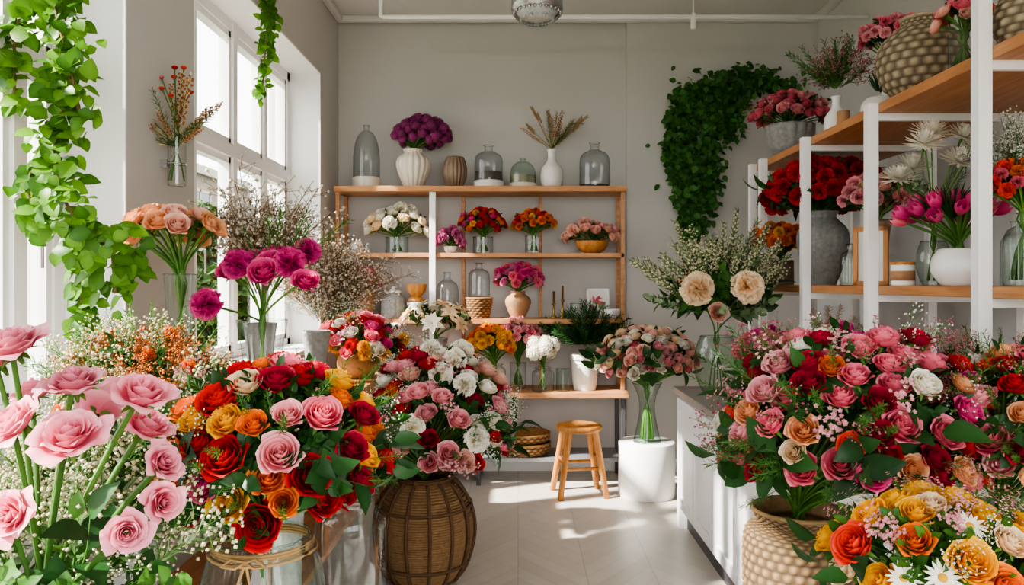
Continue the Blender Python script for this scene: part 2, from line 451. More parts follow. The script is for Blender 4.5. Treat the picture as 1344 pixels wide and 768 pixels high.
CACHE = {}
def proto(kind, col=None, var=0):
    key = (kind, col, var)
    if key in CACHE: return CACHE[key]
    mb = MB(); m = PET.get(col); sd = var*11+3
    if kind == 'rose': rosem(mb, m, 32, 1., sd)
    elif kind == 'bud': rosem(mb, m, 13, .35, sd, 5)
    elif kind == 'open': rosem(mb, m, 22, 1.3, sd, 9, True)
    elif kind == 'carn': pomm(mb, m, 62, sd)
    elif kind == 'peony': pomm(mb, m, 50, sd, .55, .05, 1.8)
    elif kind == 'hydr':
        rr = random.Random(sd)
        for i in range(110):
            c = 1-(i+.5)/110*1.6; s_ = sqrt(max(0, 1-c*c)); a = i*2.39996; d = Vector((s_*cos(a), s_*sin(a), c)); k = rr.uniform(.8, 1)
            e = d.orthogonal().normalized(); f = d.cross(e); ro = rr.uniform(0, 1.5)
            for q in range(4):
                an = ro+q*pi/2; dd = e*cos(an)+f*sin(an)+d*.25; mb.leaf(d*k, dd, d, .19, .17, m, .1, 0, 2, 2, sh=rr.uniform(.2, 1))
        mb.lathe([(.0001, -.6), (.5, -.45), (.74, 0), (.5, .5), (.0001, .72)], m, 16)
        mb.tube([(0, 0, -.9), (0, 0, .3)], [.05, .3], STEM, 6)
    elif kind == 'tulip': tulipm(mb, m, sd)
    elif kind == 'daisy': raym(mb, m, 16, 1, .24, (.1, .1), YCEN, .26, .05, sd)
    elif kind == 'mum': raym(mb, m, 20, 6, .16, (-.15, 1.35), None, .2, -.22, sd)
    elif kind == 'lily': raym(mb, m, 6, 2, .5, (.2, .6), YCEN, .1, .25, sd)
    elif kind == 'leaf': sprig(mb, LEAFD, 9, .38, .22, seed=sd)
    elif kind == 'leaf2': sprig(mb, LEAF, 9, .36, .2, seed=sd)
    elif kind == 'euc': sprig(mb, LEAFS, 12, .22, .16, seed=sd, droop=.05)
    elif kind == 'bigleaf': sprig(mb, LEAFD, 3, .75, .42, seed=sd, droop=.35)
    elif kind == 'rust': spray(mb, RUST, TWIG, 9, 12, .03, .4, sd, RUST)
    elif kind == 'fern': needle(mb, LEAF, 70, .16, sd)
    elif kind == 'dry': needle(mb, PET['beige'], 50, .12, sd, .03, 1.6, RUST)
    elif kind == 'fernd': needle(mb, LEAFD, 60, .2, sd, .03)
    elif kind == 'sage': needle(mb, LEAFS, 55, .14, sd, .03, 1.3, BUDC)
    elif kind == 'gyp': spray(mb, BUDW, STEM, 8, 12, .018, .38, sd)
    elif kind == 'gypc': spray(mb, BUDC, STEM, 8, 12, .02, .38, sd, LEAFS)
    elif kind == 'branch': spray(mb, BUDB, TWIG, 10, 13, .015, .26, sd)
    elif kind == 'wax': spray(mb, BUDP, STEM, 6, 6, .024, .33, sd, LEAF, True)
    elif kind == 'mauve': spray(mb, BUDM, STEM, 7, 8, .02, .3, sd, LEAF)
    elif kind == 'wheat':
        mb.tube([(0, 0, 0), (.03, 0, .5), (.05, 0, .8)], .007, JUTE, 4)
        for i in range(26):
            a = i*2.4; z = .68+.3*i/26; mb.leaf((.05, 0, z), (cos(a)*.5, sin(a)*.5, 1), (cos(a), sin(a), 0), .1, .03, JUTE, 0, .1, 2, 2)
    elif kind == 'pampas':
        mb.tube([(0, 0, 0), (0, 0, .6)], .007, JUTE, 4)
        for i in range(90):
            a = i*2.4; z = .4+.5*i/90; mb.leaf((0, 0, z), (cos(a), sin(a), 1.2), (0, 0, 1), .2*(1.1-z*.6), .02, PET['beige'], .5, 0, 1, 3)
    elif kind == 'blade':
        rr = random.Random(sd)
        for i in range(9):
            a = i*2.4; mb.leaf((0, 0, 0), (cos(a)*.5, sin(a)*.5, 1), (-cos(a), -sin(a), .4), 1*rr.uniform(.7, 1), .06, LEAFD, -.35, .2, 2, 6)
    me = mb.build(kind+('_'+col if col else '')); CACHE[key] = me; return me

def zq(d, spin=None):
    d = Vector(d).normalized(); q = d.to_track_quat('Z', 'Y')
    return q @ Quaternion((0, 0, 1), R.uniform(0, 6.28) if spin is None else spin)

LK = {'leaf': 1.0, 'leaf2': 1.0, 'bigleaf': 1.2, 'euc': 1.12, 'rust': 1.15}
def bouquet(name, base, vm, center, radii, flowers, n, greens=(), explicit=(), absf=(), pol=100, neck=None, deep=False, seed=1, stemr=.0035, cap=None, pack=.64):
    rr = random.Random(seed); base = Vector(base); c = Vector(center); rx, ry, rz = radii
    P = empty(name, base)
    if vm: obj('vase', vm.build(name+'_vase'), base, P)
    nk = base+Vector((0, 0, neck if neck else .2))
    placed = []
    def put(p, d, kind, col, size):
        placed.append((Vector(p), size))
        k = 1.14 if kind == 'rose' else 1.04
        obj(kind+'_bloom', proto(kind, col, rr.randint(0, 2)), p, P, zq(d, rr.uniform(0, 6.28)), size*k*rr.uniform(.93, 1.08))
    org = c-Vector((0, 0, rz*.6))
    for (dx, dz, kind, col, size) in explicit:
        k = max(.06, 1-(dx/rx)**2-(dz/rz)**2); p = c+Vector((dx, -ry*sqrt(k), dz))
        put(p, (p-org).normalized()+Vector((0, -.35, .15)), kind, col, size)
    for (x, y, z, kind, col, size, d) in absf: put(Vector((x, y, z)), d, kind, col, size)
    W = [f[3] for f in flowers]; mc = cos(math.radians(pol))
    for i in range(n):
        cc = 1-(i+.5)/n*(1-mc); s_ = sqrt(max(0, 1-cc*cc)); a = i*2.39996+rr.uniform(-.3, .3)
        k = rr.uniform(.88, 1.05)
        p = c+Vector((s_*cos(a)*rx*k, s_*sin(a)*ry*k, cc*rz*k))
        kind, col, size, _ = rr.choices(flowers, W)[0]
        if any((p-q).length < pack*(size+s2) for q, s2 in placed): continue
        put(p, p-org+Vector((0, 0, rz*.2)), kind, col, size)
    if cap is None: cap = n > 0
    for (kind, size, cnt, k0, k1, *rest) in greens:
        pl = rest[0] if rest else pol+8; p0 = rest[1] if len(rest) > 1 else 0
        for i in range(cnt):
            cc = rr.uniform(cos(math.radians(pl)), cos(math.radians(p0))); s_ = sqrt(max(0, 1-cc*cc)); a = rr.uniform(0, 6.283); k = rr.uniform(k0, k1)
            d = Vector((s_*cos(a)*rx, s_*sin(a)*ry, cc*rz)); p = c+d*k; sz = size*rr.uniform(.75, 1.15)
            if cap: sz = min(sz, max(.05, (LK.get(kind, 1.36)-k)*d.length))
            dd = (p-nk); dd = dd.normalized()*.6+d.normalized()
            obj(kind+'_sprig', proto(kind, None, rr.randint(0, 2)), p, P, zq(dd, rr.uniform(0, 6.28)), sz)
    mb = MB()
    for p, s_ in placed:
        j = Vector((rr.uniform(-1, 1), rr.uniform(-1, 1), 0))*.015
        up = nk+Vector((0, 0, (p.z-nk.z)*.4)); pts = []
        for q in range(7):
            t = q/6; pts.append(p.lerp(up, t).lerp(up.lerp(nk+j, t), t)-base)
        if deep: pts += [nk-base+j*-1.6-Vector((0, 0, (nk.z-base.z)*.5)), Vector((-j.x*2.6, -j.y*2.6, .02))]
        mb.tube(pts, stemr, STEM, 4, rr.random())
    if placed: obj('stems', mb.build(name+'_stems'), base, P)
    return P

# ------------------------------------------------------------ room shell
def boxes(name, lst, mat, bv=0):
    mb = MB()
    for b in lst: mb.box(*b, mat)
    o = obj(name, mb.build(name))
    if bv: bevel(o, bv)
    return o
X0, X1, YB, YF, H = -1.39, 2.3, 5.9, -1.3, 3.5
boxes('floor', [(-1.75, 2.4, YF-.1, YB+.1, -.1, 0)], FLOOR)
boxes('ceiling', [(-1.75, 2.4, YF-.1, YB+.1, H, H+.1)], CEIL)
boxes('wall_back', [(-1.75, 2.4, YB, YB+.1, 0, H), (.835, X1, YB-.04, YB, 0, H)], WALL)
boxes('wall_right', [(X1, X1+.1, YF, YB, 0, H)], WALLR)
boxes('wall_left', [(-1.75, X0, YF, YB, 0, 1.0), (-1.75, X0, YF, YB, 2.93, H), (-1.75, X0, 2.70, 3.27, 1, 2.93),
                    (-1.75, X0, 5.35, YB, 1, 2.93), (-1.75, X0, YF, .5, 1, 2.93)], WALL)
boxes('wall_front', [(-1.75, 2.4, YF-.1, YF, 0, .3), (-1.75, 2.4, YF-.1, YF, 3.1, H), (-1.75, -1.2, YF-.1, YF, .3, 3.1), (2.1, 2.4, YF-.1, YF, .3, 3.1)], WALL)  # wall behind camera; its wide opening is added to let sky fill in
boxes('unseen_fill_window', [(-1.2, -1.14, YF-.08, YF-.02, .3, 3.1), (2.04, 2.1, YF-.08, YF-.02, .3, 3.1), (.42, .48, YF-.08, YF-.02, .3, 3.1),
                   (-1.14, 2.04, YF-.08, YF-.02, .3, .36), (-1.14, 2.04, YF-.08, YF-.02, 3.04, 3.1)], WHITE, .004)  # unseen, unglazed frame of the added fill opening
boxes('baseboard_back', [(-1.39, .835, YB-.015, YB, 0, .1), (.835, X1, YB-.055, YB-.04, 0, .1)], WHITE, .003)
boxes('baseboard_right', [(X1-.015, X1, YF, YB-.06, 0, .1)], WHITE, .003)
boxes('baseboard_left', [(X0, X0+.015, YF, YB-.02, 0, .1)], WHITE, .003)
boxes('trim_1', [(X0, X1, YB-.09, YB-.04, H-.05, H), (X0, X0+.05, YF, YB-.09, H-.05, H), (X1-.05, X1, YF, YB-.09, H-.05, H)], CEIL, .01)
boxes('trim_2', [(-1.7, X0+.002, 5.345, 5.352, 1.02, 2.93), (-1.7, X0+.002, 3.268, 3.28, 1.02, 2.93), (-1.7, X0+.002, 3.27, 5.35, 2.92, 2.932),
                 (-1.7, X0+.002, 2.692, 2.702, 1.02, 2.93), (-1.7, X0+.002, .5, 2.7, 2.92, 2.932)], WHITE)

def window(name, y0, y1, muls):
    P = empty(name, (-1.64, (y0+y1)/2, 1.0)); mb = MB(); xa, xb = -1.68, -1.60
    z0, z1, zt = 1.0, 2.92, 2.19
    mb.box(xa, xb, y0, y0+.06, z0, z1, WHITE); mb.box(xa, xb, y1-.06, y1, z0, z1, WHITE)
    mb.box(xa, xb, y0, y1, z1-.06, z1, WHITE); mb.box(xa, xb, y0, y1, z0, z0+.07, WHITE)
    mb.box(xa-.005, xb+.01, y0, y1, zt-.035, zt+.035, WHITE)
    for y in muls: mb.box(xa-.003, xb+.006, y-.03, y+.03, z0, z1, WHITE)
    ys = [y0+.03]+list(muls)+[y1-.03]
    for a, b in zip(ys[:-1], ys[1:]):
        for (p, q) in ((z0+.07, zt-.035), (zt+.035, z1-.06)):
            mb.box(xa+.015, xb-.01, a+.03, a+.06, p, q, WHITE); mb.box(xa+.015, xb-.01, b-.06, b-.03, p, q, WHITE)
            mb.box(xa+.015, xb-.01, a+.03, b-.03, p, p+.035, WHITE); mb.box(xa+.015, xb-.01, a+.03, b-.03, q-.035, q, WHITE)
        mb.tube([(xb, a+.075, 1.62), (xb+.03, a+.075, 1.62), (xb+.03, a+.075, 1.5)], .006, CHROME, 6)
    o = bevel(obj('frame', mb.build(name+'_frame'), (0, 0, 0)), .003); o.parent = P; o.location = -P.location
    g = MB(); g.box(-1.643, -1.639, y0+.03, y1-.03, z0+.05, z1-.03, PANE)
    o = obj('glazing', g.build(name+'_glazing')); o.parent = P; o.location = -P.location
    s = MB(); s.box(-1.6, X0+.05, y0+.005, y1-.005, 1.0, 1.03, WHITE)
    o = bevel(obj('sill', s.build(name+'_sill')), .005); o.parent = P; o.location = -P.location
window('window_1', .5, 2.69, [1.05, 1.55, 2.05, 2.44])
window('window_2', 3.28, 5.345, [3.75, 4.3, 4.82])

# ------------------------------------------------------------ exterior
mb = MB(); GR = solid('lawn', '4c5a38', .9, var=.3, nscale=3)
mb.box(-40, 40, -30, 60, -.4, -.15, GR); obj('garden_ground', mb.build('garden_ground'))
FAC = solid('facade_brick', '7c7268', .9, var=.08); FWN = solid('facade_window_glass', '2e363c', .2, var=.1); FTR = solid('facade_trim', 'a39c92', .8, var=.04)
mb = MB(); mb.box(-16, -11, 12, 45, -.15, 5.2, FAC)
for j in range(8):
    for k in range(2):
        y = 13.5+j*4; z = .6+k*2.4; mb.box(-11.03, -10.97, y, y+1.6, z, z+1.6, FWN)
        for q in (y-.1, y+.75, y+1.6): mb.box(-11.06, -10.95, q, q+.1, z-.1, z+1.7, FTR)
        mb.box(-11.06, -10.95, y-.1, y+1.7, z-.12, z, FTR); mb.box(-11.06, -10.95, y-.1, y+1.7, z+1.6, z+1.7, FTR)
mb.box(-16.2, -10.8, 11.8, 45.2, 5.2, 5.5, FTR)
obj('neighbour_building', mb.build('neighbour_building'))
TRL = organic('tree_leaf', '1a330f', '4a6e28', .3, .6)
def tree(name, x, y, h, r, n=1300):
    mb = MB(); mb.tube([(0, 0, -.15), (.1, 0, h*.4), (0, .1, h*.8)], [.14, .1, .04], TWIG, 8)
    for i in range(n):
        d = Vector((R.gauss(0, 1), R.gauss(0, 1), R.gauss(0, 1))).normalized()*r*R.uniform(.6, 1)
        mb.leaf((d.x, d.y, h*.7+d.z*.9), (R.uniform(-1, 1), R.uniform(-1, 1), R.uniform(-1, .5)), (R.uniform(-1, 1), R.uniform(-1, 1), 1), .3, .18, TRL, .2, 0, 1, 2)
    obj(name, mb.build(name), (x, y, 0))
tree('garden_tree', -7.4, 10.9, 2.9, 1.3); tree('garden_tree', -7.8, 17.5, 3.4, 1.3)
tree('garden_shrub', -3.9, 5.7, 1.5, .85, 1000); tree('garden_shrub', -5.6, 14.2, 1.5, .9, 900); tree('garden_shrub', -5.6, 8.2, 1.2, .8, 900)

# ------------------------------------------------------------ back shelf
P = empty('wooden_shelf_unit', (-.28, 5.7, 0))
def part(pn, lst, mat, bv=.003):
    mb = MB()
    for b in lst: mb.box(*b, mat)
    o = obj(pn, mb.build(pn)); o.parent = P; o.location = -P.location
    if bv: bevel(o, bv)
    return o
part('top_boards', [(-1.33, .79, 5.5, 5.85, 2.115, 2.155), (-1.33, .775, 5.55, 5.85, 1.64, 1.672), (-1.33, .775, 5.55, 5.85, 1.155, 1.19)], SHELFW)
part('bench_board', [(-1.33, .79, 5.42, 5.85, .63, .67)], SHELFW)
part('low_shelf', [(-1.25, .74, 5.5, 5.85, .16, .19)], GREYM)
part('wood_posts', [(x, x+.025, 5.82, 5.85, .67, 2.115) for x in (-.43, .16)]+[(x, x+.028, 5.55, 5.58, .67, 2.115) for x in (-1.33, .75)]+[(x, x+.028, 5.82, 5.85, .67, 2.115) for x in (-1.33, .75)], SHELFW)
part('white_post', [(-.645, -.6, 5.535, 5.56, .67, 2.115)], WHITE)
part('metal_legs', [(x, x+.03, y, y+.03, 0, .63) for x in (-1.28, -.3, .74) for y in (5.46, 5.81)]+[(-1.28, .77, 5.81, 5.83, .58, .61)], DARKM)

def single(name, mb, loc, rot=0):
    o = obj(name, mb.build(name), loc); o.rotation_euler = (0, 0, rot); return o
T = 2.156
single('glass_cloche_bottle', vase('dome', .098, .47, GLASSB, base=CREAM), (-1.13, 5.68, T))
bouquet('lilac_bouquet_in_ribbed_vase', (-.78, 5.68, T), vase('urn', .118, .29, CREAM, 16, .1, 96), (-.71, 5.68, T+.38), (.21, .12, .14),
        [('hydr', 'purple', .045, 1), ('hydr', 'purple', .036, 1)], 80, [('leaf', .12, 6, .3, .6)], neck=.27, pol=105, seed=3, pack=.6)
single('ribbed_bronze_vase', vase('round', .082, .235, BROWN, 18, .1, 108), (-.47, 5.68, T))
single('apothecary_jar', vase('bottle', .105, .32, GLASSB, fill=PEBB, fillh=.3, base=CERW), (-.22, 5.68, T))
single('glass_terrarium_jar', vase('dome', .098, .22, GLASSG, fill=SAND, fillh=.35, base=CREAM), (.035, 5.68, T))
bouquet('dried_wheat_in_bottle_vase', (.25, 5.68, T), vase('pear', .085, .29, CERW), (.25, 5.68, T+.3), (.14, .07, .05), [], 0,
        [('wheat', .3, 12, .0, .3, 75), ('fern', .26, 5, .0, .3, 60), ('dry', .28, 7, .0, .3, 60)], neck=.2)
single('glass_demijohn', vase('bottle', .112, .34, GLASSB, fill=PEBB, fillh=.12), (.57, 5.68, T))
T = 1.673
def teapot():
    mb = vase('round', .05, .075, CERW); mb.lathe([(.036, .075), (.03, .09), (.008, .095), (.01, .105), (.0001, .11)], CERW, 20)
    mb.tube([(.045, 0, .03), (.07, 0, .045), (.085, 0, .075)], [.012, .008, .006], CERW, 8)
    mb.tube([(-.045, 0, .065), (-.075, 0, .06), (-.075, 0, .03), (-.045, 0, .02)], .005, CERW, 6)
    return mb
single('small_teapot', teapot(), (-1.2, 5.66, T))
bouquet('white_rose_arrangement', (-.9, 5.66, T), vase('cyl', .085, .12, GLASSG), (-.9, 5.66, T+.19), (.22, .14, .14),
        [('rose', 'white', .052, 3), ('peony', 'white', .054, 2), ('rose', 'cream', .05, 1)], 70, [('leaf', .14, 16, .2, .6)], neck=.1, deep=True, seed=5)
bouquet('pink_hydrangea_posy', (-.5, 5.64, T), vase('bowl', .05, .05, CERW), (-.5, 5.64, T+.09), (.09, .08, .08),
        [('carn', 'lilacpink', .042, 1)], 30, [('leaf', .08, 4, .2, .5)], neck=.04, seed=6)
bouquet('red_ranunculus_arrangement', (-.26, 5.66, T), vase('cyl', .075, .12, GLASS), (-.26, 5.66, T+.2), (.175, .13, .13),
        [('rose', 'scarlet', .034, 3.4), ('rose', 'orange', .03, 1), ('rose', 'hotpink', .032, 1), ('carn', 'yellow', .024, .5)], 110, [('leaf', .12, 22, .2, .8)], neck=.11, deep=True, seed=7, pack=.7)
bouquet('orange_marigold_arrangement', (.115, 5.66, T), vase('cyl', .062, .13, GLASS), (.115, 5.66, T+.21), (.155, .12, .1),
        [('carn', 'orange', .03, 3), ('carn', 'scarlet', .03, 2.4), ('rose', 'coral', .03, 1), ('carn', 'yellow', .025, .5)], 90, [('leaf', .12, 20, .2, .8)], neck=.12, deep=True, seed=8, pack=.7)
bouquet('blush_rose_bowl', (.55, 5.66, T), vase('bowl', .12, .09, STOOLW), (.55, 5.66, T+.13), (.2, .13, .1),
        [('rose', 'blush', .046, 3), ('rose', 'palepink', .046, 1), ('peony', 'blush', .046, 1)], 70, [('leaf', .12, 12, .2, .7)], neck=.06, seed=9)
T = 1.191
bouquet('pink_flowers_in_rustic_pot', (-1.16, 5.66, T), vase('pot', .1, .21, TERR, 20, .05, 80), (-1.16, 5.66, T+.27), (.13, .12, .1),
        [('carn', 'pink', .036, 2), ('rose', 'lilacpink', .034, 1)], 56, [('leaf', .12, 12, .2, .7)], neck=.19, seed=10)
def jarlid():
    mb = vase('jar', .085, .19, CERG, 14, .06, 84); mb.lathe([(.07, .19), (.068, .2), (.03, .21), (.012, .215), (.014, .235), (.0001, .24)], CERW, 24); return mb
single('lidded_stoneware_jar', jarlid(), (-.93, 5.68, T))
def merge(mb, b, dz):
    o = len(mb.v); rm = [mb.mi(x) for x in b.mats]
    mb.v += [(x, y, z+dz) for x, y, z in b.v]; mb.s += b.s; mb.f += [tuple(i+o for i in f) for f in b.f]; mb.m += [rm[k] for k in b.m]; mb.sm += b.sm
    return mb
def bowls():
    mb = vase('pot', .07, .12, CERW)
    mb.lathe([(.0001, .121), (.06, .121), (.065, .14), (.03, .165), (.0001, .165)], STOOLW, 24); return merge(mb, vase('bowl', .075, .09, STOOLW), .165)
single('stacked_bowls', bowls(), (-.755, 5.66, T))
single('grey_bottle_vase', vase('bottle', .085, .34, GLASSB), (-.53, 5.7, T))
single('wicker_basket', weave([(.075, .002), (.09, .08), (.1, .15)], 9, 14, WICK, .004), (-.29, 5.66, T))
single('glass_bottle', vase('bottle', .08, .25, GLASSB), (-.29, 5.66, T+.158))
bouquet('pink_carnations_in_clay_pot', (0, 5.66, T), vase('urn', .095, .2, TERR), (0, 5.66, T+.28), (.18, .13, .11),
        [('carn', 'pink', .036, 2), ('carn', 'hotpink', .034, 1), ('rose', 'lilacpink', .033, 1)], 84, [('leaf', .14, 16, .2, .7)], neck=.18, seed=12)
def candles():
    mb = MB()
    for x, h in ((-.035, .2), (.03, .24)):
        mb.lathe([(.0001, 0), (.024, 0), (.024, .012), (.008, .02), (.007, h*.5), (.016, h*.52), (.016, h*.56), (.0001, h*.56)], GOLD, 16, org=(x, 0, 0))
        mb.tube([(x, 0, h*.56), (x, 0, h)], .008, GOLD, 8)
    return mb
single('brass_candlesticks', candles(), (.3, 5.66, T))
single('small_glass_tumbler', vase('cyl', .045, .11, GLASSG), (.43, 5.64, T))
def frame():
    mb = MB(); w, h = .085, .11
    for b in ((-w, w, -.012, .012, 0, .016), (-w, w, -.012, .012, 2*h-.016, 2*h), (-w, -w+.016, -.012, .012, 0, 2*h), (w-.016, w, -.012, .012, 0, 2*h)): mb.box(*b, WHITE)
    mb.box(-w+.01, w-.01, .0, .008, .01, 2*h-.01, PAPER)
    for i in range(16):
        a = i*.9; mb.leaf((R.uniform(-.03, .03), -.003, R.uniform(.07, .15)), (cos(a), 0, sin(a)), (0, -1, 0), .05, .022, LEAFS if i % 2 else PET['dusty'], .0, .02)
    mb.box(-.01, .01, .008, .06, 0, .1, WHITE)
    return mb
single('picture_frame', frame(), (.6, 5.74, T+.0), .1)
single('small_white_bowl', vase('bowl', .06, .07, CERW), (.69, 5.61, T))
T = .671
bouquet('yellow_orange_bouquet_in_glass', (-.17, 5.54, T), vase('jar', .08, .19, GLASS), (-.2, 5.52, T+.32), (.16, .13, .15),
        [('carn', 'yellow', .04, 3), ('rose', 'orange', .038, 2), ('rose', 'yellow', .038, 1)], 70, [('leaf', .16, 24, .2, .8)], neck=.17, deep=True, seed=13)
bouquet('pink_sweet_pea_bouquet', (.0, 5.68, T), vase('cyl', .06, .19, GLASS), (.0, 5.62, T+.38), (.16, .12, .13),
        [('carn', 'palepink', .036, 2), ('carn', 'pink', .034, 1)], 74, [('leaf', .14, 12, .2, .7)], neck=.18, deep=True, seed=14)
bouquet('white_hydrangea_in_glass_jar', (.18, 5.5, T), vase('jar', .08, .17, GLASS), (.18, 5.5, T+.28), (.1, .08, .08),
        [('hydr', 'white', .06, 1)], 26, [('leaf', .15, 10, .1, .4)], neck=.15, deep=True, seed=15, pack=.5)
single('glass_tumbler', vase('cyl', .05, .16, GLASSG), (.325, 5.52, T))
bouquet('potted_asparagus_fern', (.49, 5.6, T), vase('pot', .11, .26, CERW), (.49, 5.58, T+.33), (.18, .13, .15), [], 0,
        [('fernd', .27, 80, .0, .5, 95), ('blade', .3, 10, .0, .2, 80)], neck=.2, seed=16)
single('woven_trays', merge(weave([(.16, .0), (.185, .03), (.19, .08)], 5, 24, WICK, .005), weave([(.15, .085), (.18, .11), (.185, .15)], 4, 24, WICK, .005), 0), (.05, 5.67, .191))
bouquet('white_lily_arrangement', (-.6, 5.54, .671), vase('tall', .09, .38, CERG), (-.58, 5.38, 1.17), (.26, .14, .13),
        [('lily', 'white', .09, 2), ('lily', 'cream', .08, 1)], 60, [('leaf', .2, 26, .2, .7), ('fern', .2, 8, .4, .8)], neck=.36, seed=17)

# ------------------------------------------------------------ stool
def stool():
    mb = MB()
    mb.lathe([(.0001, .44), (.145, .44), (.155, .447), (.158, .46), (.155, .475), (.14, .48), (.0001, .478)], STOOLW, 40)
    for sx in (-1, 1):
        for sy in (-1, 1):
            a = Vector((sx*.09, sy*.09, .445)); b = Vector((sx*.16, sy*.13, 0))
            mb.tube([a, a.lerp(b, .5), b], [.024, .023, .02], STOOLW, 8)
    k = (.445-.2)/.445; x = .09+.07*k; y = .09+.04*k
    for sy in (-1, 1): mb.tube([(-x, sy*y, .2), (x, sy*y, .2)], .011, STOOLW, 6)
    for sx in (-1, 1): mb.tube([(sx*x, -y, .25), (sx*x, y, .25)], .011, STOOLW, 6)
    return mb
single('wooden_stool', stool(), (.42, 5.24, 0), .15)

# ------------------------------------------------------------ pedestal + bouquet
mb = MB(); mb.lathe([(.0001, 0), (.188, 0), (.192, .006), (.192, .364), (.188, .37), (.0001, .37)], WHITE, 64); single('white_round_pedestal', mb, (.88, 5.22, 0))
bouquet('blush_rose_bouquet_in_glass_vase', (.88, 5.2, .371), vase('hour', .1, .4, GLASSG), (.88, 5.18, .94), (.33, .25, .2),
        [('rose', 'blush', .046, 3), ('rose', 'white', .046, 2.5), ('rose', 'cream', .046, 2), ('rose', 'palepink', .042, 1.4), ('rose', 'dusty', .036, .7)], 280,
        [('leaf', .2, 30, .2, .6), ('euc', .2, 10, .5, .8, 115, 70), ('bigleaf', .2, 14, .3, .7, 130, 90), ('gyp', .12, 4, .6, .8)], pol=115, neck=.34, deep=True, seed=21, stemr=.005, pack=.6)

# ------------------------------------------------------------ counter
P = empty('counter_cabinet', (1.2, 3.7, 0))
part('carcass', [(.97, 1.44, 2.9, 4.56, .1, .79)], CAB, .004)
part('countertop', [(.935, 1.45, 2.88, 4.6, .79, .83)], STONE, .005)
drs = []
ys = [2.9, 3.315, 3.73, 4.145, 4.56]
for a, b in zip(ys[:-1], ys[1:]):
    a += .006; b -= .006; xo, xi = .95, .97
    drs += [(xo, xi, a, a+.055, .13, .77), (xo, xi, b-.055, b, .13, .77), (xo, xi, a+.055, b-.055, .13, .19), (xo, xi, a+.055, b-.055, .71, .77), (.962, .97, a+.05, b-.05, .18, .72)]
part('doors', drs, CAB, .002)
part('plinth', [(1.0, 1.42, 2.93, 4.53, 0, .1)], DARKM, 0)
part('legs', [(.95, 1.0, 4.5, 4.56, 0, .13), (.95, 1.0, 2.9, 2.96, 0, .13)], CAB, .002)
bouquet('dahlia_and_foliage_arrangement', (1.12, 4.3, .831), vase('round', .125, .32, GLASSG), (1.12, 4.28, 1.3), (.28, .2, .26),
        [], 0, [('leaf2', .24, 22, .1, .5, 100), ('sage', .36, 44, .2, .8, 75), ('bigleaf', .2, 14, .1, .5, 105), ('gypc', .3, 20, .4, .9, 75), ('euc', .26, 14, .3, .6)],
        absf=[(.94, 4.0, 1.42, 'peony', 'cream', .085, (-.2, -1, .35)), (1.2, 3.98, 1.43, 'peony', 'cream', .09, (.2, -1, .3)), (1.06, 4.03, 1.3, 'rose', 'blush', .05, (0, -1, .2)),
              (1.3, 4.2, 1.36, 'rose', 'cream', .05, (.6, -1, .3)), (1.0, 4.5, 1.45, 'rose', 'peach', .08, (-.3, 1, .5))], neck=.3, deep=True, seed=22)
bouquet('mauve_flowers_in_white_pot', (1.2, 3.85, .831), vase('pot', .07, .12, CERW), (1.26, 3.85, 1.08), (.15, .13, .13),
        [('carn', 'dusty', .03, 2), ('carn', 'magenta', .028, 1)], 44, [('mauve', .2, 14, .3, .8), ('leaf', .16, 14, .1, .6)], neck=.1, seed=23)
single('pampas_grass_pot', vase('tall', .1, 1.0, CERG), (1.75, 4.3, 0))
bouquet('pampas_grass_bundle', (1.75, 4.3, .95), None, (1.75, 4.3, 1.06), (.22, .14, .06), [], 0, [('pampas', .28, 30, .0, .5, 80)], neck=.1, seed=24)

# ------------------------------------------------------------ right shelving
P = empty('display_shelving', (1.8, 3.4, 0))
part('boards', [(1.5, 2.1, 1.9, 4.82, 2.16, 2.2), (1.5, 2.1, 1.9, 4.82, 1.403, 1.44)], SHELFY, .003)
pw = .022
part('posts', [(x-pw, x+pw, y-pw, y+pw, 0, z) for x in (1.478, 2.122) for y, z in ((1.94, 2.95), (2.43, 2.95), (3.19, 2.2), (3.92, 2.2), (4.6, 2.2), (4.8, 2.2))], WHITE, .002)
part('rails', [(1.5, 2.1, y-.012, y+.012, z, z+.03) for y in (1.94, 2.43, 3.19, 3.92, 4.8) for z in (2.13, 1.372, .2)]+[(2.11, 2.13, 1.94, 4.8, .2, .23)], WHITE, .002)
T = 1.441
bouquet('orange_marigold_vase', (1.6, 4.62, T), vase('cyl', .07, .15, BROWN), (1.57, 4.6, T+.25), (.14, .13, .1),
        [('carn', 'orange', .04, 2), ('carn', 'yellow', .034, 1)], 50, [('leaf', .14, 12, .2, .7)], neck=.14, seed=30)
bouquet('red_carnation_bouquet_in_stone_vase', (1.66, 4.15, T), vase('urn', .135, .4, CERG), (1.66, 4.12, T+.49), (.3, .22, .17),
        [('carn', 'scarlet', .046, 3), ('carn', 'red', .046, 1)], 170, [('leaf', .22, 30, .2, .6), ('bigleaf', .2, 10, .3, .6, 120, 80)], neck=.37, pol=112, seed=31)
bouquet('pale_rose_bouquet', (1.76, 3.72, T), vase('tall', .06, .32, BROWN), (1.74, 3.68, T+.42), (.15, .14, .11),
        [('rose', 'blush', .042, 2), ('carn', 'palepink', .038, 1), ('rose', 'cream', .038, 1)], 64, [('euc', .16, 14, .3, .7)], neck=.3, seed=32)
single('clear_glass_bottle', vase('bottle', .045, .2, GLASSG), (1.61, 3.7, T))
def aframe():
    mb = MB()
    for b in ((-.075, .075, -.01, .01, 0, .02), (-.075, .075, -.01, .01, .25, .27), (-.075, -.055, -.01, .01, 0, .27), (.055, .075, -.01, .01, 0, .27)): mb.box(*b, STOOLW)
    mb.box(-.06, .06, .0, .006, .01, .26, PAPER)
    mb.box(-.01, .01, .006, .07, 0, .12, STOOLW)
    return mb
single('wooden_photo_frame', aframe(), (1.62, 3.5, T), -.7)
